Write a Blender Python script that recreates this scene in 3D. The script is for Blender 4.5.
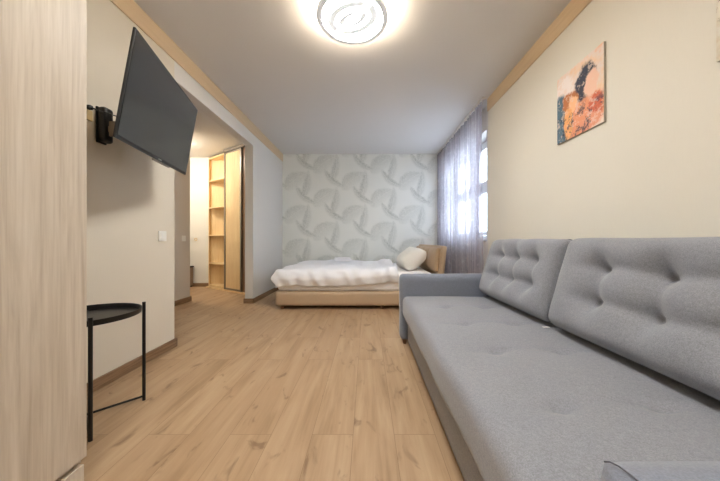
import bpy, bmesh, math, random
from mathutils import Vector, Matrix, noise

random.seed(4)
for o in list(bpy.data.objects): bpy.data.objects.remove(o)
S = bpy.context.scene
COL = S.collection
PI = math.pi

# ------------------------------------------------------------------ camera
cam_d = bpy.data.cameras.new('camera'); cam = bpy.data.objects.new('camera', cam_d); COL.objects.link(cam)
cam.location = (0, 0, 0.91); cam.rotation_euler = (PI / 2, 0, 0)
cam_d.sensor_width = 36; cam_d.lens = 36 * 275 / 720; cam_d.shift_x = -7 / 720; cam_d.clip_start = 0.05
S.camera = cam
# ------------------------------------------------------------------ world, exposure
W = bpy.data.worlds.new('sky'); S.world = W; W.use_nodes = True
W.node_tree.nodes['Background'].inputs[0].default_value = (0.80, 0.90, 1.0, 1)
W.node_tree.nodes['Background'].inputs[1].default_value = 1.6
vs = S.view_settings
vs.view_transform = 'Standard'; vs.look = 'None'; vs.gamma = 1; vs.use_curve_mapping = False
vs.exposure = 2.4
LAMP_SIDE = 8.5      # ceiling lamp, glowing side band
LAMP_FACE = 22.0      # ceiling lamp, diffuser
HALL_LAMP = 30.0

# ------------------------------------------------------------------ node helpers
def srgb(r, g, b):
    f = lambda c: (c / 255 / 12.92) if c / 255 <= .04045 else ((c / 255 + .055) / 1.055) ** 2.4
    return (f(r), f(g), f(b), 1)

class NT:
    def __init__(s, name):
        s.m = bpy.data.materials.new(name); s.m.use_nodes = True
        s.t = s.m.node_tree; s.n = s.t.nodes; s.b = s.n['Principled BSDF']
    def add(s, k, **kw):
        nd = s.n.new(k)
        for a, v in kw.items(): setattr(nd, a, v)
        return nd
    def link(s, a, b): s.t.links.new(a, b)
    def put(s, v, sock):
        if isinstance(v, bpy.types.NodeSocket): s.link(v, sock)
        else: sock.default_value = v
    def math(s, op, a, b=0.0, c=None, clamp=False):
        nd = s.add('ShaderNodeMath', operation=op); nd.use_clamp = clamp
        s.put(a, nd.inputs[0]); s.put(b, nd.inputs[1])
        if c is not None: s.put(c, nd.inputs[2])
        return nd.outputs[0]
    def smooth(s, x, a, b, lo=0.0, hi=1.0):
        nd = s.add('ShaderNodeMapRange', interpolation_type='SMOOTHSTEP')
        s.put(x, nd.inputs[0])
        for i, v in enumerate((a, b, lo, hi)): nd.inputs[i + 1].default_value = v
        return nd.outputs[0]
    def mix(s, f, a, b, mode='MIX'):
        nd = s.add('ShaderNodeMix', data_type='RGBA', blend_type=mode)
        s.put(f, nd.inputs[0]); s.put(a, nd.inputs[6]); s.put(b, nd.inputs[7])
        return nd.outputs[2]
    def ramp(s, x, stops):
        nd = s.add('ShaderNodeValToRGB'); s.link(x, nd.inputs[0])
        e = nd.color_ramp.elements
        while len(e) < len(stops): e.new(0.5)
        for k, (p, c) in enumerate(stops): e[k].position = p; e[k].color = c
        return nd.outputs[0]
    def coord(s, scale=(1, 1, 1), rot=(0, 0, 0), loc=(0, 0, 0)):
        tc = s.add('ShaderNodeTexCoord'); mp = s.add('ShaderNodeMapping')
        mp.inputs['Scale'].default_value = scale; mp.inputs['Rotation'].default_value = rot
        mp.inputs['Location'].default_value = loc
        s.link(tc.outputs['Object'], mp.inputs[0]); return mp.outputs[0]
    def noise(s, vec, scale, detail=4, rough=.5, dist=0.0):
        nd = s.add('ShaderNodeTexNoise'); s.link(vec, nd.inputs['Vector'])
        nd.inputs['Scale'].default_value = scale; nd.inputs['Detail'].default_value = detail
        nd.inputs['Roughness'].default_value = rough; nd.inputs['Distortion'].default_value = dist
        return nd.outputs[0]
    def bump(s, h, strength=.2, dist=.002):
        nd = s.add('ShaderNodeBump'); s.link(h, nd.inputs['Height'])
        nd.inputs['Strength'].default_value = strength; nd.inputs['Distance'].default_value = dist
        s.link(nd.outputs[0], s.b.inputs['Normal'])
    def base(s, c, rough=.6, metal=0.0, spec=None):
        s.put(c, s.b.inputs['Base Color']); s.put(rough, s.b.inputs['Roughness'])
        s.b.inputs['Metallic'].default_value = metal
        if spec is not None: s.b.inputs['Specular IOR Level'].default_value = spec
        return s.m

def plain(name, c, rough=.6, metal=0.0, var=.04, sc=6, spec=None, bump=0):
    t = NT(name); v = t.coord()
    n = t.noise(v, sc, 3)
    c2 = tuple(x * (1 - var * 2) for x in c[:3]) + (1,)
    m = t.base(t.mix(n, c2, c), rough, metal, spec)
    if bump: t.bump(t.noise(v, 220, 3), bump, .001)
    return m

def emit(name, c, st):
    t = NT(name); t.base((0.8, 0.8, 0.8, 1), .4)
    t.b.inputs['Emission Color'].default_value = c; t.b.inputs['Emission Strength'].default_value = st
    return t.m

def wall_paper(name, c, line=.0):
    t = NT(name); v = t.coord((1, 1, 1))
    fine = t.noise(t.coord((60, 60, 9)), 3, 3)
    big = t.noise(v, 1.5, 2)
    col = t.mix(t.math('MULTIPLY', fine, .5), tuple(x * .94 for x in c[:3]) + (1,), c)
    col = t.mix(t.math('MULTIPLY', big, .10), col, tuple(x * .9 for x in c[:3]) + (1,))
    m = t.base(col, .75, spec=.25); t.bump(fine, .12, .0015); return m

def wood(name, ca, cb, sc=(18, 18, 1.2), rough=.45, dist=1.2):
    t = NT(name)
    v = t.coord(sc)
    n1 = t.noise(v, 1.6, 5, .55, dist); n2 = t.noise(v, 6, 4, .6)
    f = t.math('ADD', t.math('MULTIPLY', n1, .7), t.math('MULTIPLY', n2, .3))
    m = t.base(t.ramp(f, [(.33, cb), (.62, ca)]), rough, spec=.35); t.bump(n2, .05, .001); return m

def fabric(name, c, var=.18, sc=230, bump=.45):
    t = NT(name); v = t.coord()
    n = t.noise(v, sc, 2, .6); n2 = t.noise(v, sc * .3, 3, .6); n3 = t.noise(v, 5, 2)
    f = t.math('ADD', t.math('MULTIPLY', n, .7), t.math('MULTIPLY', n2, .3))
    lo = tuple(x * (1 - var * 1.6) for x in c[:3]) + (1,); hi = tuple(min(1, x * (1 + var * 1.6)) for x in c[:3]) + (1,)
    col = t.ramp(f, [(.36, lo), (.64, hi)])
    col = t.mix(t.math('MULTIPLY', n3, .25), col, (c[0] * 1.0, c[1] * 1.02, c[2] * 1.18, 1))
    m = t.base(col, .92, spec=.15); t.b.inputs['Sheen Weight'].default_value = .25
    t.b.inputs['Sheen Roughness'].default_value = .5
    t.bump(f, bump, .002); return m

# ------------------------------------------------------------------ materials
M = {}
def floor_mat():
    t = NT('oak laminate')
    tc = t.add('ShaderNodeTexCoord'); sp = t.add('ShaderNodeSeparateXYZ'); t.link(tc.outputs['Object'], sp.inputs[0])
    cb = t.add('ShaderNodeCombineXYZ'); t.link(sp.outputs[1], cb.inputs[0]); t.link(t.math('ADD', sp.outputs[0], .065), cb.inputs[1])
    br = t.add('ShaderNodeTexBrick', offset=.37, offset_frequency=2)
    t.link(cb.outputs[0], br.inputs['Vector'])
    br.inputs['Color1'].default_value = (0, 0, 0, 1); br.inputs['Color2'].default_value = (1, 1, 1, 1)
    br.inputs['Mortar'].default_value = (.5, .5, .5, 1); br.inputs['Scale'].default_value = 1
    br.inputs['Mortar Size'].default_value = .0012; br.inputs['Mortar Smooth'].default_value = .3
    br.inputs['Brick Width'].default_value = 1.29; br.inputs['Row Height'].default_value = .192
    rnd = t.math('MULTIPLY', br.outputs[0], 1.0)
    off = t.add('ShaderNodeCombineXYZ'); t.link(t.math('MULTIPLY', rnd, 37), off.inputs[0]); t.link(t.math('MULTIPLY', rnd, 11), off.inputs[2])
    va = t.add('ShaderNodeVectorMath', operation='ADD'); t.link(tc.outputs['Object'], va.inputs[0]); t.link(off.outputs[0], va.inputs[1])
    def st(sc):
        mp = t.add('ShaderNodeMapping'); mp.inputs['Scale'].default_value = sc; t.link(va.outputs[0], mp.inputs[0]); return mp.outputs[0]
    grain = t.noise(st((26, 1.7, 1)), 1.5, 6, .6, .6)
    broad = t.noise(st((7, .9, 1)), 1.3, 3, .5, 1.0)
    knot = t.noise(st((8, 3.6, 1)), 1.6, 3, .55, .8)
    f = t.math('ADD', t.math('MULTIPLY', grain, .45), t.math('MULTIPLY', broad, .55))
    col = t.ramp(f, [(.34, srgb(154, 125, 92)), (.48, srgb(176, 147, 114)), (.66, srgb(191, 164, 131))])
    col = t.mix(t.math('MULTIPLY', rnd, .32), col, srgb(164, 132, 100))
    col = t.mix(t.smooth(knot, .60, .74, 0, .62), col, srgb(112, 84, 60))
    col = t.mix(t.math('MULTIPLY', br.outputs['Fac'], .7), col, srgb(120, 88, 58))
    m = t.base(col, t.smooth(grain, .3, .7, .42, .54), spec=.4)
    t.bump(t.math('SUBTRACT', t.math('MULTIPLY', grain, .2), br.outputs['Fac']), .25, .001)
    return m

def wallpaper_mat():
    t = NT('leaf wallpaper')
    tc = t.add('ShaderNodeTexCoord'); sp = t.add('ShaderNodeSeparateXYZ'); t.link(tc.outputs['Object'], sp.inputs[0])
    X, Z = sp.outputs[0], sp.outputs[2]
    PX, PZ = 1.116, .655
    rag = t.math('MULTIPLY', t.math('SUBTRACT', t.noise(t.coord(), 22, 3, .7), .5), .06)
    def leaf(cx, cz, ang, L, Wd, bend, contrast):
        res = None
        for k in (0, 1):
            x = t.math('SUBTRACT', X, cx + k * PX / 2 - PX * 20 - PX / 2); z = t.math('SUBTRACT', Z, cz - k * PZ / 2 - PZ * 20 - PZ / 2)
            x = t.math('SUBTRACT', t.math('MODULO', x, PX), PX / 2); z = t.math('SUBTRACT', t.math('MODULO', z, PZ), PZ / 2)
            ca, sa = math.cos(ang), math.sin(ang)
            u = t.math('ADD', t.math('MULTIPLY', x, ca), t.math('MULTIPLY', z, sa))
            v = t.math('SUBTRACT', t.math('MULTIPLY', z, ca), t.math('MULTIPLY', x, sa))
            v = t.math('SUBTRACT', v, t.math('MULTIPLY', t.math('MULTIPLY', u, u), bend))
            un = t.math('DIVIDE', u, L / 2); u2 = t.math('MULTIPLY', un, un)
            prof = t.math('MULTIPLY', t.math('SUBTRACT', 1.0, u2, clamp=True), t.math('ADD', 1.0, t.math('MULTIPLY', un, -.35)))
            w = t.math('MULTIPLY', t.math('POWER', prof, .7), Wd / 2)
            av = t.math('ABSOLUTE', v)
            mask = t.smooth(t.math('ADD', t.math('SUBTRACT', w, av), rag), -.012, .05)
            barb = t.math('SINE', t.math('MULTIPLY', t.math('SUBTRACT', u, t.math('MULTIPLY', av, 1.2)), 190))
            barb = t.math('MULTIPLY_ADD', barb, .16, .84)
            edge = t.math('ADD', .55, t.math('MULTIPLY', t.math('DIVIDE', v, Wd), .9))   # one half of the leaf printed stronger
            vein = t.smooth(av, .002, .006, .35, 1.0)
            r = t.math('MULTIPLY', t.math('MULTIPLY', mask, barb), t.math('MULTIPLY', t.math('MULTIPLY', edge, vein), contrast))
            res = r if res is None else t.math('MAXIMUM', res, r)
        return res
    A = leaf(-1.40, 2.10, math.radians(36), .56, .33, -.5, .50)
    B = leaf(-1.215, 2.385, math.radians(-36), .62, .15, 1.1, .95)
    C = leaf(-1.16, 2.0, math.radians(80), .60, .19, .5, .75)
    f = t.math('MAXIMUM', A, t.math('MAXIMUM', B, C))
    sparkle = t.noise(t.coord(), 60, 3, .7)
    f = t.math('MULTIPLY', f, t.smooth(sparkle, .3, .66, .3, 1.25))
    bgn = t.noise(t.coord(), 3, 2)
    bg = t.mix(bgn, srgb(232, 235, 230), srgb(240, 241, 235))
    col = t.mix(f, bg, srgb(160, 166, 158))
    m = t.base(col, .7, spec=.25); t.bump(f, .15, .001)
    return m

M['floor'] = floor_mat()
M['leaf'] = wallpaper_mat()
M['ceiling'] = plain('ceiling white', srgb(226, 224, 222), .75, var=.01, sc=1, spec=.2)
M['beige'] = wall_paper('beige wallpaper', srgb(224, 215, 198))
M['cream'] = wall_paper('cream wallpaper', srgb(234, 229, 216))
M['palegrey'] = wall_paper('pale grey paint', srgb(226, 223, 218))
M['white_wall'] = wall_paper('white paint', srgb(238, 236, 230))
M['greige'] = wall_paper('greige wallpaper', srgb(214, 205, 192))
M['cornice'] = wood('light beech trim', srgb(222, 198, 164), srgb(212, 186, 150), (6, 1, 30))
M['baseboard'] = wood('brown oak skirting', srgb(152, 122, 92), srgb(122, 94, 68), (2, 2, 40))
M['ash'] = None
def ash():
    t = NT('pale ash laminate')
    v = t.coord((1, 9, .55)); v2 = t.coord((3, 60, 1.6)); v3 = t.coord((1, 3.0, .35))
    n1 = t.noise(v, 2.2, 4, .55, 1.6); n2 = t.noise(v2, 1.8, 5, .65, .4); n3 = t.noise(v3, 1.6, 2, .5, .8)
    f = t.math('ADD', t.math('MULTIPLY', n1, .45), t.math('ADD', t.math('MULTIPLY', n2, .35), t.math('MULTIPLY', n3, .2)))
    col = t.ramp(f, [(.36, srgb(178, 164, 146)), (.5, srgb(198, 186, 169)), (.64, srgb(212, 202, 187))])
    m = t.base(col, .5, spec=.35); t.bump(n2, .1, .001); return m
M['ash'] = ash()
M['birch'] = wood('pale birch board', srgb(240, 214, 168), srgb(228, 196, 146), (14, 14, 1.1))
M['alu'] = plain('brushed aluminium', srgb(150, 142, 132), .38, .85, .05, 30)
M['darkmirror'] = plain('dark brown door edge', srgb(150, 118, 92), .3)
M['white_plastic'] = plain('white plastic', srgb(238, 236, 228), .35, var=.01)
M['gold'] = plain('brass socket ring', srgb(214, 176, 96), .35, .6)
M['socket_cream'] = plain('aged cream plastic', srgb(214, 190, 140), .5)
M['black_metal'] = plain('black powder coated steel', srgb(26, 25, 25), .38, .2, .1, 40)
M['black_plastic'] = plain('black plastic', srgb(22, 21, 22), .35, 0, .1, 20)
M['bracket'] = plain('galvanised steel', srgb(138, 122, 104), .45, .6, .12, 30)
M['screen'] = plain('dark glossy screen', srgb(42, 42, 42), .14, 0, .05, 2, spec=.9)
M['chrome'] = plain('chrome', srgb(205, 205, 205), .2, 1.0, .02)
M['leather'] = plain('tan faux leather', srgb(196, 170, 140), .5, 0, .06, 8, bump=.15)
M['leather_dark'] = plain('tan quilted faux leather', srgb(194, 165, 132), .48, 0, .08, 8, bump=.2)
M['dark'] = plain('dark brown board', srgb(48, 38, 32), .7)  # dark brown for the shoe cabinet's top and feet
M['linen'] = fabric('white bed linen', srgb(246, 246, 248), .012, 300, .12)
M['sheet'] = fabric('white sheet', srgb(246, 243, 241), .015, 300, .1)
M['pillow'] = fabric('ivory pillowcase', srgb(240, 236, 226), .02, 260, .15)
M['sofa'] = fabric('grey woven upholstery', srgb(142, 144, 149), .15, 330, .35)
M['sofa_arm'] = fabric('grey blue woven upholstery', srgb(126, 131, 142), .10, 330, .3)
M['wood_foot'] = wood('brown wooden foot', srgb(120, 84, 56), srgb(92, 62, 40))
M['piping'] = fabric('dark grey piping', srgb(92, 94, 102), .1, 300, .2)
M['track'] = plain('white curtain rail', srgb(225, 222, 218), .45)
M['window'] = plain('white window frame', srgb(232, 236, 242), .35, var=.01)
M['radiator'] = plain('white radiator enamel', srgb(236, 234, 228), .35, var=.01)
M['canvas_edge'] = plain('grey canvas edge', srgb(176, 168, 154), .8, bump=.2)
M['bench'] = plain('brown bench board', srgb(150, 126, 104), .6)
M['lamp_ring'] = emit('acrylic ring with added glow', (.88, .95, 1.0, 1), .05)  # faint glow added to lift the lamp rim out of the dark
M['lamp_side'] = emit('warm lamp side', (1.0, .84, .64, 1), LAMP_SIDE)
M['hall_lamp'] = emit('hall lamp glass', (1.0, .90, .76, 1), HALL_LAMP)

def lamp_face():
    t = NT('swirled lamp diffuser'); v = t.coord((1, 1, 1), (0, 0, .5))
    sp = t.add('ShaderNodeSeparateXYZ'); t.link(v, sp.inputs[0])
    def ring(ox, oy, rx, ry, w, c):
        p = t.math('DIVIDE', t.math('SUBTRACT', sp.outputs[0], ox), rx); q = t.math('DIVIDE', t.math('SUBTRACT', sp.outputs[1], oy), ry)
        r = t.math('SQRT', t.math('ADD', t.math('MULTIPLY', p, p), t.math('MULTIPLY', q, q)))
        return t.smooth(t.math('ABSOLUTE', t.math('SUBTRACT', r, 1.0)), w * .45, w, c, 0)
    f = t.math('MAXIMUM', ring(0, 0, .165, .115, .22, 1.0), ring(.0, .0, .085, .045, .36, 1.0))
    f = t.math('MULTIPLY', f, t.smooth(t.math('ABSOLUTE', t.math('ADD', sp.outputs[1], t.math('MULTIPLY', sp.outputs[0], .35))), .005, .035))
    t.base((.60, .66, .70, 1), .35)
    t.b.inputs['Emission Color'].default_value = (.97, .97, .96, 1)
    t.link(t.math('MULTIPLY', t.math('POWER', .0046, f), LAMP_FACE), t.b.inputs['Emission Strength'])
    return t.m
M['lamp_face'] = lamp_face()

def glass():
    t = NT('window glass'); out = t.n['Material Output']
    tr = t.add('ShaderNodeBsdfTransparent'); gl = t.add('ShaderNodeBsdfGlossy'); gl.inputs['Roughness'].default_value = .02
    tr.inputs[0].default_value = (.96, .98, 1, 1)
    fr = t.add('ShaderNodeLayerWeight'); fr.inputs[0].default_value = .25
    mx = t.add('ShaderNodeMixShader'); t.link(t.math('MULTIPLY_ADD', t.math('POWER', fr.outputs['Facing'], 5.0), .5, .03), mx.inputs[0]); t.link(tr.outputs[0], mx.inputs[1]); t.link(gl.outputs[0], mx.inputs[2])
    t.link(mx.outputs[0], out.inputs[0]); return t.m
M['glass'] = glass()

def curtain_mat():
    t = NT('sheer grey lavender voile'); out = t.n['Material Output']
    v = t.coord((1, 30, .4)); n = t.noise(v, 1.4, 2, .5)
    speck = t.noise(t.coord((1, 1, 1)), 16, 4, .7)
    col = t.mix(speck, srgb(192, 188, 196), srgb(220, 218, 224))
    tr = t.add('ShaderNodeBsdfTransparent'); tr.inputs[0].default_value = (.97, .96, 1, 1)
    tl = t.add('ShaderNodeBsdfTranslucent'); df = t.add('ShaderNodeBsdfDiffuse')
    t.link(col, tl.inputs[0]); t.link(col, df.inputs[0])
    a = t.add('ShaderNodeMixShader'); a.inputs[0].default_value = .35; t.link(tl.outputs[0], a.inputs[1]); t.link(df.outputs[0], a.inputs[2])
    f = t.math('ADD', t.smooth(n, .3, .7, .40, .58), t.smooth(speck, .5, .7, 0, .10))
    b = t.add('ShaderNodeMixShader'); t.link(f, b.inputs[0]); t.link(tr.outputs[0], b.inputs[1]); t.link(a.outputs[0], b.inputs[2])
    t.link(b.outputs[0], out.inputs[0]); return t.m
M['curtain'] = curtain_mat()

# ------------------------------------------------------------------ mesh helpers
def nb(): return bmesh.new()
def box(bm, x0, x1, y0, y1, z0, z1, bev=0, seg=2, mat=None):
    t = bmesh.new(); bmesh.ops.create_cube(t, size=1)
    for v in t.verts:
        v.co = Vector(((x0 + x1) / 2 + v.co.x * (x1 - x0), (y0 + y1) / 2 + v.co.y * (y1 - y0), (z0 + z1) / 2 + v.co.z * (z1 - z0)))
    if bev: bmesh.ops.bevel(t, geom=t.edges[:], offset=bev, segments=seg, profile=.5, affect='EDGES')
    if mat is not None: bmesh.ops.transform(t, matrix=mat, verts=t.verts)
    merge(bm, t); return bm
def merge(bm, t):
    me = bpy.data.meshes.new('tmp'); t.to_mesh(me); t.free(); bm.from_mesh(me); bpy.data.meshes.remove(me)
def tube(bm, pts, r, n=10, closed=False):
    pts = [Vector(p) for p in pts]; rings = []; N = len(pts)
    prev = None
    for i, p in enumerate(pts):
        a = pts[(i - 1) % N] if (closed or i > 0) else p; b = pts[(i + 1) % N] if (closed or i < N - 1) else p
        d = (b - a).normalized()
        if prev is None:
            up = Vector((0, 0, 1)) if abs(d.z) < .9 else Vector((1, 0, 0)); x = d.cross(up).normalized()
        else: x = (prev - d * prev.dot(d)).normalized()
        prev = x; y = d.cross(x)
        rings.append([bm.verts.new(p + (x * math.cos(2 * PI * k / n) + y * math.sin(2 * PI * k / n)) * r) for k in range(n)])
    for i in range(N if closed else N - 1):
        A, B = rings[i], rings[(i + 1) % N]
        for k in range(n): bm.faces.new((A[k], A[(k + 1) % n], B[(k + 1) % n], B[k]))
    if not closed: bm.faces.new(rings[0][::-1]); bm.faces.new(rings[-1])
    return bm
def lathe(bm, prof, cx, cy, n=64, cap0=True, cap1=True):
    rings = [[bm.verts.new((cx + r * math.cos(2 * PI * k / n), cy + r * math.sin(2 * PI * k / n), z)) for k in range(n)] for r, z in prof]
    for A, B in zip(rings, rings[1:]):
        for k in range(n): bm.faces.new((A[k], A[(k + 1) % n], B[(k + 1) % n], B[k]))
    if cap0: bm.faces.new(rings[0][::-1])
    if cap1: bm.faces.new(rings[-1])
    return bm
def prism(bm, poly, z0, z1):
    a = [bm.verts.new((x, y, z0)) for x, y in poly]; b = [bm.verts.new((x, y, z1)) for x, y in poly]; n = len(poly)
    bm.faces.new(a[::-1]); bm.faces.new(b)
    for k in range(n): bm.faces.new((a[k], a[(k + 1) % n], b[(k + 1) % n], b[k]))
    return bm
def softbox(hx, hy, hz, r, step, fn=None):
    """rounded box centred on the origin made of a fine grid; fn(co, normal) -> displaced co"""
    bm = bmesh.new(); N = [max(2, int(round(2 * h / step))) for h in (hx, hy, hz)]; H = (hx, hy, hz); cache = {}
    def vert(i, j, k):
        key = (i, j, k)
        if key not in cache:
            p = Vector([-H[a] + 2 * H[a] * key[a] / N[a] for a in range(3)])
            q = Vector([max(-(H[a] - r), min(H[a] - r, p[a])) for a in range(3)])
            d = p - q; nrm = d.normalized() if d.length > 1e-6 else Vector((0, 0, 1))
            c = q + nrm * r
            if fn: c = fn(c, nrm)
            cache[key] = bm.verts.new(c)
        return cache[key]
    for ax in range(3):
        u, v = [a for a in range(3) if a != ax]
        for side in (0, N[ax]):
            for i in range(N[u]):
                for j in range(N[v]):
                    ks = []
                    for di, dj in ((0, 0), (1, 0), (1, 1), (0, 1)):
                        k = [0, 0, 0]; k[ax] = side; k[u] = i + di; k[v] = j + dj; ks.append(vert(*k))
                    bm.faces.new(ks)
    bmesh.ops.recalc_face_normals(bm, faces=bm.faces)
    return bm
def xf(bm, mat): bmesh.ops.transform(bm, matrix=mat, verts=bm.verts); return bm
def fbm(x, y, z): return noise.fractal(Vector((x, y, z)), 1.0, 2.0, 4)

def root_loc(p):
    while p.parent: p = p.parent
    return p.location.copy()
def obj(name, bm, mat, parent=None, smooth=False, origin=None):
    o0 = root_loc(parent) if parent else (Vector(origin) if origin else Vector((0, 0, 0)))
    bmesh.ops.translate(bm, vec=-o0, verts=bm.verts)
    bmesh.ops.recalc_face_normals(bm, faces=bm.faces)
    me = bpy.data.meshes.new(name); bm.to_mesh(me); bm.free()
    for p in me.polygons: p.use_smooth = smooth is not False
    if smooth == 'auto': me.set_sharp_from_angle(angle=math.radians(35))
    me.materials.append(mat)
    o = bpy.data.objects.new(name, me); COL.objects.link(o)
    if parent: o.parent = parent
    else: o.location = o0
    return o
def thing(name, label, cat, loc, group=None):
    o = bpy.data.objects.new(name, None); COL.objects.link(o); o.location = loc
    o.empty_display_size = .1; tag(o, label, cat, group); return o
def tag(o, label, cat, group=None):
    o['label'] = label; o['category'] = cat
    if group: o['group'] = group
    return o
def struct(name, bm, m, parent=None, smooth=False):
    o = obj(name, bm, m, parent, smooth)
    if not parent: o['kind'] = 'structure'
    return o
def B(*a, **k): return box(nb(), *a, **k)

# ------------------------------------------------------------------ dimensions
XL, XR, YB, YF, ZC = -1.653, 1.448, 5.373, -1.6, 2.60
XL2 = -1.77            # hall side of the left wall
XW = 1.50              # recessed window wall
# ------------------------------------------------------------------ structure
struct('floor', B(-4.2, 1.95, YF - .15, 5.65, -.12, 0), M['floor'])
struct('ceiling', B(XL - .001, 1.95, YF - .15, 5.60, ZC, ZC + .12), M['ceiling'])
struct('ceiling_hallway', B(-4.2, XL2, .7, 5.60, 2.55, 2.72), M['ceiling'])
struct('wall_left', B(XL2, XL, YF, 2.36, 0, ZC), M['beige'])
bm = nb(); box(bm, XL2, XL, 2.36, 3.99, 2.29, ZC)
struct('wall_left_header', bm, M['palegrey'])
struct('wall_left_pier', B(XL2, XL, 3.99, YB, 0, ZC), M['palegrey'])
struct('wall_back', B(XL2 , 1.95, YB, YB + .15, 0, ZC), M['leaf'])
struct('wall_front', B(XL2, 1.95, YF - .15, YF, 0, ZC), M['beige'])
struct('wall_right', B(XR, 1.95, YF, 3.29, 0, ZC), M['cream'])
bm = nb(); WY0, WY1, WZ0, WZ1 = 3.44, 5.12, .90, 2.30
box(bm, XW, 1.95, 3.29, YB, 0, WZ0); box(bm, XW, 1.95, 3.29, YB, WZ1, ZC)
box(bm, XW, 1.95, 3.29, WY0, WZ0, WZ1); box(bm, XW, 1.95, WY1, YB, WZ0, WZ1)
struct('wall_right_window', bm, M['palegrey'])
# hallway
struct('wall_hallway_left', B(-2.79, -2.67, .82, 4.148, 0, 2.55), M['greige'])
struct('wall_hallway_front', B(-2.79, XL2, .70, .82, 0, 2.55), M['greige'])
struct('wall_hallway_back', B(-4.12, XL2, 5.44, 5.56, 0, 2.55), M['white_wall'])
struct('wall_hallway_far_left', B(-4.12, -4.0, 4.148, 5.44, 0, 2.55), M['white_wall'])
struct('wall_hallway_near', B(-4.0, -2.79, 4.03, 4.148, 0, 2.55), M['white_wall'])
# trims
struct('trim_1', B(XL, XL + .012, YF, YB, 2.452, ZC, bev=.003), M['cornice'])
struct('trim_2', B(XR - .012, XR, YF, 3.29, 2.452, ZC, bev=.003), M['cornice'])
def skirt(name, x0, x1, y0, y1): struct(name, B(x0, x1, y0, y1, 0, .07, bev=.003), M['baseboard'])
skirt('baseboard_left', XL, XL + .016, 1.01, 2.376)
skirt('baseboard_left_end', XL2 - .016, XL + .016, 2.36, 2.376)
skirt('baseboard_pier', XL, XL + .016, 3.974, YB)
skirt('baseboard_pier_end', XL2 - .016, XL + .016, 3.974, 3.99)
skirt('baseboard_hallway_left', -2.67, -2.654, .82, 4.164)
skirt('baseboard_hallway_back', -4.0, -3.09, 5.424, 5.44)
skirt('baseboard_back', XL + .016, 1.40, YB - .016, YB)
skirt('baseboard_right', XR - .016, XR, YF, 3.29)

# window
bm = nb(); fx0, fx1 = 1.66, 1.73
def wframe(bm, y0, y1, z0, z1, t, x0, x1):
    box(bm, x0, x1, y0, y0 + t, z0, z1, .004); box(bm, x0, x1, y1 - t, y1, z0, z1, .004)
    box(bm, x0, x1, y0 + t, y1 - t, z0, z0 + t, .004); box(bm, x0, x1, y0 + t, y1 - t, z1 - t, z1, .004)
wframe(bm, WY0, WY1, WZ0 + .02, WZ1, .06, fx0, fx1)
third = (WY1 - WY0) / 3
for k in (1.5,): box(bm, fx0, fx1, WY0 + third * k - .035, WY0 + third * k + .035, WZ0 + .08, WZ1 - .06, .004)
win = struct('window_1', bm, M['window'])
for k in range(2):
    y0 = WY0 + third * 1.5 * k + (.06 if k == 0 else .035) + .003; y1 = WY0 + third * 1.5 * (k + 1) - (.06 if k == 1 else .035) - .003
    s = nb(); wframe(s, y0, y1, WZ0 + .085, 1.62, .05, fx0 - .015, fx1 - .02); wframe(s, y0, y1, 1.69, WZ1 - .065, .05, fx0 - .015, fx1 - .02)
    box(s, fx0, fx1, y0, y1, 1.62, 1.69, .003)
    so = obj('sash', s, M['window'], win)
    g = nb(); box(g, 1.69, 1.696, y0 + .05, y1 - .05, WZ0 + .135, 1.57); box(g, 1.69, 1.696, y0 + .05, y1 - .05, 1.74, WZ1 - .115)
    obj('pane', g, M['glass'], so)
obj('window_sill', B(1.46, 1.66, WY0 + .002, WY1 - .002, WZ0 , WZ0 + .022, bev=.004), M['window'], win)

# ------------------------------------------------------------------ tall wardrobe at the left (near)
w = thing('wardrobe', 'tall pale ash grained wardrobe filling the left edge, beside the round black table', 'wardrobe', (-1.33, .2, 0))
obj('body', B(-1.651, -1.045, -.9, 1.004, .10, 2.44), M['ash'], w)
obj('plinth', B(-1.651, -1.027, -.9, .998, .0, .098), M['ash'], w)
for a, b in ((-.9, .03), (.034, 1.006)):
    obj('door', B(-1.044, -1.025, a, b, .122, 2.45, bev=.0012), M['ash'], w)

# ------------------------------------------------------------------ television and its bracket
U = Vector((-.2786, .9597, .0369)).normalized(); V = Vector((.1694, .0250, .9852)); V = (V - U * V.dot(U)).normalized(); Nn = U.cross(V)
TC = (Vector((-1.05, 1.252, 1.879)) + Vector((-1.387, 2.103, 1.41))) / 2
TM = Matrix((( U.x, V.x, Nn.x, TC.x), (U.y, V.y, Nn.y, TC.y), (U.z, V.z, Nn.z, TC.z), (0, 0, 0, 1)))
tv = thing('television', 'black flat screen television tilted out from the left wall', 'television', TC)
obj('housing', B(-.45, .45, -.2547, .2547, -.012, 0, bev=.003, mat=TM), M['black_plastic'], tv)
obj('rear_casing', B(-.30, .30, -.2, .12, -.055, -.0125, bev=.012, mat=TM), M['black_plastic'], tv)
obj('screen', B(-.442, .442, -.238, .2467, .0002, .0016, mat=TM), M['screen'], tv)
obj('sensor_bar', B(-.07, .16, -.266, -.2552, -.014, -.002, bev=.003, mat=TM), M['alu'], tv)
obj('emblem', B(-.022, .022, -.2505, -.2425, .0002, .0014, mat=TM), M['chrome'], tv)

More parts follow.
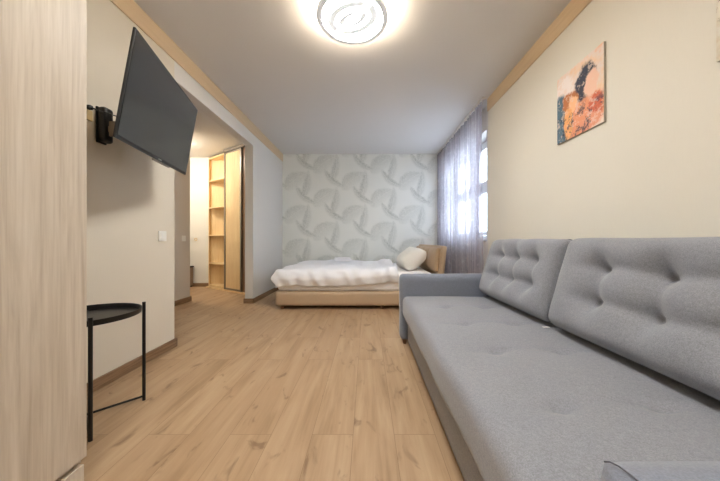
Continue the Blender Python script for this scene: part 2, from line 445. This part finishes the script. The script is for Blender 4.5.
bk = thing('wall_bracket', 'black television bracket fixed to the left wall behind the screen', 'bracket', (XL, 1.70, 1.62))
bm = nb(); box(bm, XL + .001, XL + .012, 1.672, 1.735, 1.51, 1.73, .003)
obj('wall_plate', bm, M['black_metal'], bk)
bm = softbox(.023, .034, .108, .018, .008); xf(bm, Matrix.Translation((XL + .036, 1.703, 1.622)))
obj('cover', bm, M['black_plastic'], bk, True)
bm = nb(); E = TM @ Vector((-.02, -.02, -.085)); Dv = Vector((-1.594, 1.70, 1.60)); tube(bm, [Dv, (Dv + E) / 2 + Vector((0, .1, 0)), E], .016, 12)
obj('arm', bm, M['black_metal'], bk, True)
bm = nb(); box(bm, -.11, .11, -.11, .11, -.064, -.0565, .002, mat=TM); tube(bm, [TM @ Vector((-.02, -.02, -.088)), TM @ Vector((-.02, -.02, -.064))], .02)
obj('mounting_plate', bm, M['bracket'], bk)
bm = nb(); box(bm, -1.545, -1.505, 1.645, 1.657, 1.535, 1.625, .003); box(bm, -1.56, -1.52, 1.656, 1.70, 1.565, 1.60, .003)
obj('hinge_plate', bm, M['bracket'], bk)
so = thing('wall_socket', 'pale wall socket with a plug, left of the television bracket', 'socket', (XL, 1.63, 1.70))
obj('plate', B(XL + .0005, XL + .009, 1.585, 1.65, 1.622, 1.685, bev=.003), M['socket_cream'], so)
obj('plug', B(XL + .0095, XL + .035, 1.605, 1.63, 1.680, 1.706, bev=.006), M['black_plastic'], so)
pts = [Vector((XL + .036, 1.617, 1.693)), Vector((-1.585, 1.62, 1.676)), Vector((-1.53, 1.62, 1.660)), Vector((-1.46, 1.63, 1.640)), Vector((-1.36, 1.66, 1.63)), TM @ Vector((-.12, -.05, -.0585))]
bm = nb(); cur = []
for i in range(len(pts) - 1):
    p0, p1, p2, p3 = pts[max(0, i - 1)], pts[i], pts[i + 1], pts[min(len(pts) - 1, i + 2)]
    for k in range(6):
        q = k / 6; cur.append(.5 * ((2 * p1) + (p2 - p0) * q + (2 * p0 - 5 * p1 + 4 * p2 - p3) * q * q + (-p0 + 3 * p1 - 3 * p2 + p3) * q ** 3))
tube(bm, cur + [pts[-1]], .0035, 8)
tag(obj('power_cable', bm, M['black_plastic'], None, True, (XL + .036, 1.617, 1.693)), 'thin black cable running from the wall socket to the television', 'cable')

# ------------------------------------------------------------------ round black side table
tx, ty, TR, TH = -1.43, 1.40, .218, .515
tb = thing('side_table', 'round black metal tray table between the wardrobe and left wall', 'table', (tx, ty, 0))
bm = nb(); lathe(bm, [(TR - .004, TH), (TR, TH + .002), (TR + .002, TH + .028), (TR - .002, TH + .028), (TR - .006, TH + .004), (.02, TH + .003)], tx, ty, 64)
obj('tray', bm, M['black_metal'], tb, 'auto')
LEG = []
for a in (-41, 47, 139, 227):
    x, y = tx + (TR + .013) * math.cos(math.radians(a)), ty + (TR + .013) * math.sin(math.radians(a)); LEG.append((x, y))
    bm = nb(); tube(bm, [(x, y, 0.0), (x, y, TH + .045)], .0085, 10)
    obj('leg', bm, M['black_metal'], tb, 'auto')
for i in (0, 1):
    (x0, y0), (x1, y1) = LEG[i], LEG[i + 2]
    bm = nb(); tube(bm, [(x0, y0, .012 + i * .012), (x1, y1, .012 + i * .012)], .006, 8)
    obj('floor_bar', bm, M['black_metal'], tb, 'auto')
bm = nb(); tube(bm, [(tx - .05 - .0 + .02 * math.cos(a), ty - .10 + .02 * math.sin(a), TH + .03) for a in [2 * PI * k / 20 for k in range(20)]], .0055, 8, True)
lathe(bm, [(.022, TH + .004), (.024, TH + .022), (.012, TH + .03)], tx - .05, ty - .10, 24)
tag(obj('knob', bm, M['black_plastic'], None, 'auto', (tx - .05, ty - .10, TH + .004)), 'small black cap lying on the round black tray', 'cap')

# ------------------------------------------------------------------ switches and sockets
def switch(name, label, x, y, z, sgn=1, wd=.082):
    t = thing(name, label, 'light switch', (x, y, z))
    obj('frame', B(x, x + .010, y - wd / 2, y + wd / 2, z - .041, z + .041, bev=.004), M['white_plastic'], t)
    obj('rocker', B(x + .0102, x + .015, y - wd / 2 + .014, y + wd / 2 - .014, z - .028, z + .028, bev=.002), M['white_plastic'], t)
switch('light_switch', 'white rocker light switch below and right of the television', XL + .0003, 2.215, .945)
switch('light_switch', 'white light switch on the hallway wall through the opening', -2.67 + .0003, 4.0, .94)
t = thing('power_socket', 'small white and gold socket on the hallway end wall', 'socket', (-3.38, 5.44, .93))
obj('frame', B(-3.42, -3.34, 5.43, 5.4397, .89, .97, bev=.003), M['white_plastic'], t)
bm = nb(); tube(bm, [(-3.38 + .024 * math.cos(a), 5.427, .93 + .024 * math.sin(a)) for a in [2 * PI * k / 20 for k in range(20)]], .005, 6, True)
obj('ring', bm, M['gold'], t)
bn = thing('shoe_cabinet', 'low brown cabinet half hidden at the hallway end wall', 'cabinet', (-3.61, 5.28, 0))
obj('body', B(-3.80, -3.425, 5.16, 5.42, .03, .385, bev=.003), M['bench'], bn)
obj('top', B(-3.81, -3.41, 5.14, 5.423, .386, .41, bev=.003), M['dark'], bn)
for x in (-3.78, -3.45):
    for y in (5.18, 5.40): obj('foot', B(x - .012, x + .012, y - .012, y + .012, 0, .03), M['dark'], bn)

# ------------------------------------------------------------------ corner closet in the hallway
P1, PM, P2, P3 = Vector((-3.09, 5.36)), Vector((-2.575, 5.01)), Vector((-2.13, 4.715)), Vector((-1.775, 4.48))
cl = thing('corner_closet', 'pale birch corner closet with open shelves and a sliding door', 'closet', (-2.57, 5.1, 0))
obj('back_panel', B(-3.085, -1.80, 5.42, 5.436, .0, 2.53), M['birch'], cl)
prism_poly = [(P1.x, P1.y), (P1.x + .016, P1.y - .011), (P1.x + .016, 5.419), (P1.x, 5.419)]
obj('side_panel', prism(nb(), prism_poly, 0, 2.53), M['birch'], cl)
obj('divider', prism(nb(), [(PM.x, PM.y), (PM.x + .018, PM.y - .012), (PM.x + .018, 5.419), (PM.x, 5.419)], 0, 2.53), M['birch'], cl)
for z in (.05, .47, 1.01, 1.54, 2.06, 2.50):
    obj('shelf', prism(nb(), [(P1.x + .018, P1.y - .012), (PM.x - .001, PM.y + .001), (PM.x - .001, 5.418), (P1.x + .018, 5.418)], z - .011, z + .011), M['birch'], cl)
def slab(bm, a, b, off, th, z0, z1, s0=0, s1=None):
    d = (b - a).normalized(); n = Vector((d.y, -d.x));  n = n if n.y < 0 else -n
    L = (b - a).length; s1 = L if s1 is None else s1
    p = a + d * s0; q = a + d * s1
    return prism(bm, [tuple(p + n * off), tuple(q + n * off), tuple(q + n * (off + th)), tuple(p + n * (off + th))], z0, z1)
L1 = (P2 - PM).length
dr = obj('door', slab(nb(), PM, P2, .008, .012, .06, 2.47, .035, L1 - .035), M['birch'], cl)
for s0, s1 in ((0, .035), (L1 - .035, L1)): obj('door_frame', slab(nb(), PM, P2, .002, .030, .03, 2.495, s0, s1), M['alu'], dr)
obj('door_frame', slab(nb(), PM, P2, .004, .022, .03, .06, .035, L1 - .035), M['alu'], dr)
obj('door_frame', slab(nb(), PM, P2, .004, .022, 2.47, 2.495, .035, L1 - .035), M['alu'], dr)
d2 = obj('door', slab(nb(), P2, P3, -.010, .012, .03, 2.495, .004, None), M['darkmirror'], cl)
bm = nb(); slab(bm, PM, P3, -.04, .085, 2.50, 2.545); obj('top_track', bm, M['alu'], cl)
bm = nb(); slab(bm, P1, P3, -.04, .085, .0005, .025); obj('bottom_track', bm, M['birch'], cl)

hl = thing('ceiling_light', 'small round warm hallway light hidden behind the television', 'ceiling light', (-3.22, 4.5, 2.55))
obj('base', lathe(nb(), [(.11, 2.549), (.11, 2.53)], -3.22, 4.5, 40), M['white_plastic'], hl, 'auto')
obj('shade', lathe(nb(), [(.105, 2.5295), (.10, 2.50), (.07, 2.475), (.02, 2.465)], -3.22, 4.5, 40), M['hall_lamp'], hl, 'auto')

# ------------------------------------------------------------------ bed
bd = thing('bed', 'low double bed with tan upholstered base against the leaf wallpaper', 'bed', (-.1, 4.45, 0))
BX0, BX1, BY0, BY1 = -1.217, .90, 3.63, 5.25
bm = softbox((BX1 - BX0) / 2, (BY1 - BY0) / 2, .095, .02, .04); xf(bm, Matrix.Translation(((BX0 + BX1) / 2, (BY0 + BY1) / 2, .138)))
obj('base', bm, M['leather'], bd, True)
for x in (BX0 + .09, .2, BX1 - .09):
    for y in (BY0 + .05, BY1 - .06): obj('foot', B(x - .02, x + .02, y - .02, y + .02, 0, .044), M['wood_foot'], bd)
def mfn(c, n): return c + n * .008 * fbm(c.x * 3, c.y * 3, c.z * 3)
bm = softbox((BX1 - BX0) / 2 - .02, (BY1 - BY0) / 2 - .015, .125, .05, .04, mfn); xf(bm, Matrix.Translation(((BX0 + BX1) / 2, (BY0 + BY1) / 2, .358)))
obj('mattress', bm, M['sheet'], bd, True)
# headboard: leaning frame with a padded inner face
HM = Matrix.Translation((.935, 4.44, 0)) @ Matrix.Rotation(math.radians(6), 4, 'Y')
bm = softbox(.036, .83, .40, .022, .03); xf(bm, HM @ Matrix.Translation((.0, 0, .445)))
hb = obj('headboard', bm, M['leather'], bd, True)
def hbf(c, n):
    if n.x < -.2:
        g = sum(math.exp(-((c.y - yy) / .012) ** 2) for yy in (-.37, 0, .37)); c = c + Vector((.018 * g, 0, 0))
        c.x -= .03 * (1 - (c.y / .8) ** 4) * max(0, 1 - (c.z / .16) ** 4)
    return c
bm = softbox(.025, .77, .16, .02, .02, hbf); xf(bm, HM @ Matrix.Translation((-.058, 0, .65)))
obj('headboard_pad', bm, M['leather_dark'], hb, True)

# duvet draped over the mattress
def duvet():
    bm = nb(); r = .125; drop = .095
    x0, x1, y0, y1 = -1.14, .40, 3.70, 5.22
    ext = r * PI / 2 + drop
    nu, nv = 90, 90; g = []
    for i in range(nu + 1):
        row = []
        for j in range(nv + 1):
            u = (x0 - ext) + (x1 - x0 + ext) * i / nu; v = (y0 - ext) + (y1 - y0 + ext) * j / nv
            hang = .03 * noise.noise(Vector((u * 2.3, v * 2.3, 3)))
            dx = min(0, u - x0); dy = min(0, v - y0); d = math.hypot(dx, dy)
            puff = .022 * fbm(u * 2.2, v * 1.6, 0) + .012 * noise.noise(Vector((u * 7, v * 3.2, 5)))
            z = .532 + puff
            X, Y = max(u, x0), max(v, y0)
            if d > 0:
                ex, ey = dx / d, dy / d; dd = min(d, ext)
                if dd < r * PI / 2: out, dn = r * math.sin(dd / r), r * (1 - math.cos(dd / r))
                else: out, dn = r - .35 * (dd - r * PI / 2), r + (dd - r * PI / 2)
                crease = .013 * math.sin(u * 31 + v * 17 + 4 * noise.noise(Vector((u * 3, v * 3, 1)))) * min(1, dd / .1)
                out += crease + .02 * noise.noise(Vector((u * 5, v * 5, 9)))
                X += ex * out; Y += ey * out; z -= dn * 1.0 - hang * min(1, dd / .15)
            # folded back end near the pillow
            z += .030 * (1 / (1 + math.exp(-(u - (.235 - .03 * math.sin(v * 3))) / .012)))
            z += .010 * math.exp(-((u - .12 - .25 * (v - 3.7)) / .03) ** 2) + .008 * math.exp(-((u + .1 + .35 * (v - 3.6)) / .035) ** 2)
            row.append(bm.verts.new((X, Y, z)))
        g.append(row)
    for i in range(nu):
        for j in range(nv): bm.faces.new((g[i][j], g[i + 1][j], g[i + 1][j + 1], g[i][j + 1]))
    return bm
dv = obj('duvet', duvet(), M['linen'], None, True, (-.35, 4.4, .5))
md = dv.modifiers.new('thickness', 'SOLIDIFY'); md.thickness = .018; md.offset = -1
tag(dv, 'puffy white duvet spread over the bed, hanging over its edge', 'duvet')

def pillow_bm(w, h, T, seed):
    bm = nb(); n = 28; top = []; bot = []
    for i in range(n + 1):
        ra, rb = [], []
        for j in range(n + 1):
            u = -1 + 2 * i / n; v = -1 + 2 * j / n
            pin = 1 - .06 * (1 - u * u) * abs(v) ** 3; pin2 = 1 - .06 * (1 - v * v) * abs(u) ** 3
            x = u * w / 2 * pin2; y = v * h / 2 * pin
            t = T / 2 * (max(0, 1 - u ** 4) ** .55) * (max(0, 1 - v ** 4) ** .55)
            wr = .012 * fbm(u * 2 + seed, v * 2, 1) * (t / (T / 2) + .2)
            ra.append(bm.verts.new((x, y, t + wr)))
            rb.append(ra[-1] if i in (0, n) or j in (0, n) else bm.verts.new((x, y, -t + wr)))
        top.append(ra); bot.append(rb)
    for i in range(n):
        for j in range(n):
            bm.faces.new((top[i][j], top[i + 1][j], top[i + 1][j + 1], top[i][j + 1]))
            bm.faces.new((bot[i][j], bot[i][j + 1], bot[i + 1][j + 1], bot[i + 1][j]))
    return bm
bm = pillow_bm(.38, .62, .27, 2.0)
xf(bm, Matrix.Translation((.655, 4.14, .635)) @ Matrix.Rotation(math.radians(6), 4, 'Z') @ Matrix.Rotation(math.radians(-40), 4, 'Y'))
tag(obj('pillow', bm, M['pillow'], None, True, (.66, 4.14, .52)), 'plump white pillow leaning against the tan headboard', 'pillow')
bm = nb()
for k in range(3): 
    t = softbox(.15 - k * .008, .11 - k * .006, .008, .007, .02, lambda c, n: c + Vector((0, 0, .003 * noise.noise(c * 12))))
    xf(t, Matrix.Translation((-.42, 4.72, .578 + k * .0165)) @ Matrix.Rotation(.15, 4, 'Z')); merge(bm, t)
tag(obj('folded_towel', bm, M['linen'], None, True, (-.42, 4.72, .568)), 'small folded white towel lying on the duvet', 'towel')

# ------------------------------------------------------------------ sofa
sf = thing('sofa', 'long grey upholstered sofa along the right wall', 'sofa', (.85, 1.4, 0))
SY0, SY1 = .385, 2.405
SX0 = .305
bm = softbox((1.40 - .352) / 2, (SY1 - SY0) / 2 - .002, .105, .012, .05); xf(bm, Matrix.Translation(((1.40 + .352) / 2, (SY0 + SY1) / 2, .137)))
obj('base', bm, M['sofa'], sf, True)
TUFT = [(x, y) for x in (.57, .86) for y in (.81, 1.22, 1.62, 2.02)]
cxm, cym = (SX0 + 1.22) / 2, (SY0 + SY1) / 2
def seat_fn(c, n):
    wx, wy = c.x + cxm, c.y + cym
    if n.z > .3:
        dz = 0
        for (a, b) in TUFT:
            dz += .020 * math.exp(-(((wx - a) / .035) ** 2 + ((wy - b) / .03) ** 2))
            dz += .009 * math.exp(-(((wx - a) / .12) ** 2 + ((wy - b - .02 * math.sin(wx * 11)) / .014) ** 2)) + .008 * math.exp(-(((wx - a) / .12) ** 2 + ((wy - b) / .12) ** 2))
        c = c - Vector((0, 0, dz * n.z))
        c.z += .004 * noise.noise(Vector((wx * 4, wy * 4, 0)))
    if n.x < -.3: c.x += .006 * noise.noise(Vector((wx * 3, wy * 3, 2)))
    return c
bm = softbox((1.22 - SX0) / 2, (SY1 - SY0) / 2 - .003, .092, .045, .018, seat_fn); xf(bm, Matrix.Translation((cxm, cym, .338)))
obj('seat', bm, M['sofa'], sf, True)
for (a, b, ax0) in ((SY1, SY1 + .125, .292), (SY0 - .133, SY0 - .008, .312)):
    bm = softbox((1.43 - ax0) / 2, (b - a) / 2 - .0005, .288, .035 if a > 1 else .016, .03, lambda c, n: c + n * (.003 * noise.noise(c * 5)))
    xf(bm, Matrix.Translation(((1.43 + ax0) / 2, (a + b) / 2, .322 if a > 1 else .328)))
    ar = obj('armrest', bm, M['sofa_arm'], sf, True)
    # welted seam round the front of the arm
    yy0, yy1 = a + .012, b - .012
    if a < 1:
        bm = nb(); yc = b - .004; tube(bm, [(ax0 + .007, yc - .003, .6125), (ax0 + .011, yc - .007, .6155), (ax0 + .015, yc - .016, .6168), (ax0 + .018, yc - .030, .6168), (ax0 + .020, yc - .10, .6168)], .0011, 8); obj('piping', bm, M['piping'], ar, True)
obj('back_frame', xf(softbox(.075, (SY1 - SY0) / 2 - .003, .38, .03, .04), Matrix.Translation((1.355, cym, .44))), M['sofa'], sf, True)
for x in (.335, 1.36):
    for y in (SY0 - .10, SY1 + .03): obj('foot', lathe(nb(), [(.014, 0), (.022, .034)], x, y, 16), M['wood_foot'], sf, 'auto')

def back_cushion(name, label, y0, y1, seed):
    hw = (y1 - y0) / 2; hh = .242; pan = 2 * hw / 4
    btn = [(-hw + pan * k, z) for k in (1, 2, 3) for z in (.092, -.062)]
    def fn(c, n):
        if n.x < -.15:
            e = max(0, 1 - (abs(c.y) / hw) ** 6) * max(0, 1 - (abs(c.z) / hh) ** 6)
            puff = .045 * e; d = 0
            for (a, b) in btn:
                r2 = (c.y - a) ** 2 + (c.z - b) ** 2
                d += .024 * math.exp(-r2 / .020 ** 2) + .030 * math.exp(-r2 / .070 ** 2)
            for k in (1, 2, 3):
                a = -hw + pan * k
                dy = abs(c.y - a)
                zz = min(max(c.z, -.062), .092); fall = math.exp(-((c.z - zz) / .09) ** 2)
                d += .006 * math.exp(-(dy / .020) ** 2) * fall + .022 * math.exp(-(dy / .06) ** 2) * fall
            for b in (.092, -.062):
                yy = min(max(c.y, -hw + pan), hw - pan); fall = math.exp(-((c.y - yy) / .10) ** 2)
                wob = .006 * math.sin(c.y * 17 + seed)
                d += .013 * math.exp(-((c.z - b + wob) / .016) ** 2) * fall + .016 * math.exp(-((c.z - b) / .05) ** 2) * fall
            c = c + Vector((-puff + d, 0, 0))
            c.x += .006 * noise.noise(Vector((c.y * 6 + seed, c.z * 6, seed)))
        c.z += .006 * noise.noise(Vector((c.y * 4, seed, 0))) * (1 if c.z > 0 else 0)
        return c
    R = Matrix.Translation((1.094, (y0 + y1) / 2, .681)) @ Matrix.Rotation(math.radians(16), 4, 'Y')
    bm = softbox(.068, hw, hh, .05, .0155, fn); xf(bm, R)
    o = obj(name, bm, M['sofa'], None, True, (1.145, (y0 + y1) / 2, .44))
    tag(o, label, 'cushion', 'sofa back cushions')
    # piping round the edge
    bm = nb(); P = []
    ry, rz, q = hw - .008, hh - .008, .045
    for cy_, cz_, a0 in ((ry - q, rz - q, 0), (-ry + q, rz - q, 90), (-ry + q, -rz + q, 180), (ry - q, -rz + q, 270)):
        for k in range(5):
            a = math.radians(a0 + k * 22.5); P.append(R @ Vector((.0, cy_ + (q + .0085) * math.cos(a), cz_ + (q + .0085) * math.sin(a))))
    tube(bm, P, .0045, 8, True); obj('piping', bm, M['piping'], o, True)
    return o
c1 = back_cushion('back_cushion', 'grey tufted back cushion at the far end of the sofa, near the window', 1.520, 2.395, 1)
c2 = back_cushion('back_cushion', 'grey tufted back cushion at the near end of the sofa, under the picture', .46, 1.500, 2)
bm = nb(); box(bm, 0.965, 1.00, 1.500, 1.516, .4335, .4365, .001); 
obj('fabric_tag', bm, M['white_plastic'], sf)

# ------------------------------------------------------------------ curtain, rail and radiator
bm = nb(); box(bm, 1.355, 1.405, 3.25, 5.36, ZC - .022, ZC - .0005, .002); box(bm, 1.35, 1.41, 3.235, 3.25, ZC - .026, ZC - .0005, .002)
tag(obj('curtain_rail', bm, M['track'], None, False, (1.38, 4.3, ZC - .022)), 'white ceiling rail carrying the sheer grey curtain', 'curtain rail')
def curtain():
    bm = nb(); n = 620; zs = [.02 + (2.555) * k / 24 for k in range(25)]; rows = []
    for z in zs:
        fz = z / 2.575; row = []
        for i in range(n + 1):
            s = i / n
            base = 3.29 + (5.335 - 3.29) * s
            w = noise.noise(Vector((s * 9, 0, 2)))
            ph = s * 30 * 2 * PI + 13 * noise.noise(Vector((s * 13, .4 * (1 - fz), 7)))
            amp = .026 * (.55 + .45 * abs(noise.noise(Vector((s * 17, 3, 0))))) * (1.0 + .25 * (1 - fz))
            amp *= .8 + .4 * (1 if s > .93 or s < .08 else 0)
            x = 1.378 + amp * math.sin(ph) + .008 * w * (1 - fz)
            y = base + .012 * math.cos(ph * .5 + 1) + .02 * (1 - fz) * noise.noise(Vector((s * 6, fz * 2, 0)))
            row.append(bm.verts.new((x, y, z)))
        rows.append(row)
    for a, b in zip(rows, rows[1:]):
        for i in range(n): bm.faces.new((a[i], a[i + 1], b[i + 1], b[i]))
    return bm
cu = obj('curtain', curtain(), M['curtain'], None, True, (1.378, 4.3, .02))
tag(cu, 'sheer grey lavender curtain hanging in front of the window', 'curtain')
rd = thing('radiator', 'white panel radiator under the window, seen through the sheer curtain', 'radiator', (1.46, 4.3, .12))
obj('panel', B(1.445, 1.485, 3.72, 4.75, .14, .74, bev=.006), M['radiator'], rd)
bm = nb(); y = 3.75
while y < 4.73: box(bm, 1.436, 1.446, y, y + .018, .17, .71, .003); y += .034
obj('ribs', bm, M['radiator'], rd)
for y in (3.95, 4.5): obj('wall_hook', B(1.486, 1.4995, y, y + .05, .2, .68), M['bracket'], rd)

# ------------------------------------------------------------------ pictures on the right wall
def art(kind):
    t = NT('printed canvas ' + kind)
    tc = t.add('ShaderNodeTexCoord'); sp = t.add('ShaderNodeSeparateXYZ'); t.link(tc.outputs['Object'], sp.inputs[0])
    v = t.coord()
    n1 = t.noise(v, 9, 4, .7); n2 = t.noise(t.coord((1, 1, 1), loc=(3, 1, 7)), 9, 4, .7)
    u = t.math('ADD', t.math('MULTIPLY', sp.outputs[1], -1), t.math('MULTIPLY', t.math('SUBTRACT', n1, .5), .10))   # left to right as seen: + is nearer the camera
    z = t.math('ADD', sp.outputs[2], t.math('MULTIPLY', t.math('SUBTRACT', n2, .5), .10))
    def ell(cu_, cz, ru, rz, ang=0, soft=.25):
        a = t.math('SUBTRACT', u, cu_); b = t.math('SUBTRACT', z, cz); ca, sa = math.cos(ang), math.sin(ang)
        p = t.math('DIVIDE', t.math('ADD', t.math('MULTIPLY', a, ca), t.math('MULTIPLY', b, sa)), ru)
        q = t.math('DIVIDE', t.math('SUBTRACT', t.math('MULTIPLY', b, ca), t.math('MULTIPLY', a, sa)), rz)
        return t.smooth(t.math('ADD', t.math('MULTIPLY', p, p), t.math('MULTIPLY', q, q)), 1 - soft, 1 + soft, 1, 0)
    blot = t.noise(t.coord(loc=(8, 2, 1)), 16, 4, .75)
    if kind == 'portrait':
        col = t.ramp(t.noise(v, 7, 3, .7), [(.35, srgb(240, 206, 172)), (.5, srgb(236, 222, 214)), (.65, srgb(244, 188, 140))])
        L = [((-.12, .12, .09, .09, .2), srgb(244, 232, 226)), ((.03, -.14, .20, .13, .2), srgb(232, 158, 122)), ((-.14, -.10, .10, .20, .1), srgb(92, 118, 134)),
             ((.06, .085, .085, .115, -.2), srgb(70, 72, 86)), ((.105, .05, .055, .085, -.15), srgb(242, 202, 178)),
             ((-.07, .0, .075, .085, .3), srgb(196, 122, 76)), ((-.045, -.02, .045, .06, .3), srgb(246, 196, 150)),
             ((-.09, -.14, .05, .11, .1), srgb(240, 176, 116)), ((.14, -.13, .06, .10, .0), srgb(214, 112, 84)), ((.11, -.19, .09, .05, .0), srgb(230, 160, 130))]
        for a, c in L: col = t.mix(ell(*a), col, c)
        dark = t.math('MULTIPLY', t.smooth(blot, .52, .60, 0, .85), t.smooth(sp.outputs[2], -.02, -.1, 0, 1))
        col = t.mix(dark, col, srgb(66, 70, 84))
        col = t.mix(t.smooth(t.noise(v, 26, 3, .7), .52, .62, 0, .55), col, srgb(240, 214, 196))
    else:
        col = t.ramp(t.noise(v, 7, 4, .7), [(.35, srgb(214, 200, 176)), (.5, srgb(222, 216, 202)), (.65, srgb(196, 184, 164))])
        col = t.mix(t.smooth(blot, .6, .66, 0, .5), col, srgb(150, 132, 112))
    return t.base(col, .65, spec=.3)
def picture(label, kind, y0, y1, z0, z1):
    t = thing('canvas_picture', label, 'picture', (XR, (y0 + y1) / 2, (z0 + z1) / 2), None)
    obj('stretcher', B(XR - .014, XR - .0005, y0, y1, z0, z1, bev=.002), M['canvas_edge'], t)
    obj('print', B(XR - .0165, XR - .0143, y0 + .001, y1 - .001, z0 + .001, z1 - .001, bev=.0005), art(kind), t)
picture('orange and blue painted portrait of a couple on the right wall', 'portrait', 1.663, 2.070, 1.628, 2.115)
picture('pale cream canvas cut off by the upper right photo corner', 'pale', .70, 1.128, 1.640, 2.115)

# ------------------------------------------------------------------ ceiling lamp
def ceiling_lamp(lx, ly, LR, label):
    lp = thing('ceiling_lamp', label, 'ceiling lamp', (lx, ly, ZC))
    obj('mounting_plate', lathe(nb(), [(.19, ZC - .0005), (.19, ZC - .02)], lx, ly, 48), M['white_plastic'], lp, 'auto')
    obj('side_band', lathe(nb(), [(LR - .022, ZC - .020), (LR - .014, ZC - .045), (LR - .006, ZC - .072)], lx, ly, 72), M['lamp_side'], lp, 'auto')
    bm = nb(); lathe(bm, [(LR - .034, ZC - .0725), (LR + .002, ZC - .0725), (LR + .005, ZC - .096), (LR + .001, ZC - .103), (LR - .030, ZC - .104), (LR - .034, ZC - .098), (LR - .034, ZC - .0725)], lx, ly, 72, False, False)
    obj('rim', bm, M['lamp_ring'], lp, 'auto')
    obj('diffuser', lathe(nb(), [(LR - .0345, ZC - .080), (LR - .0345, ZC - .090), (.16, ZC - .096), (.05, ZC - .098)], lx, ly, 72), M['lamp_face'], lp, 'auto')
ceiling_lamp(-.105, 1.98, .25, 'large round glowing ceiling lamp with a swirled white diffuser')
ceiling_lamp(-.105, -.75, .25, 'added round fill lamp, behind the viewpoint and out of view')  # unseen lamp added to even out the room's light
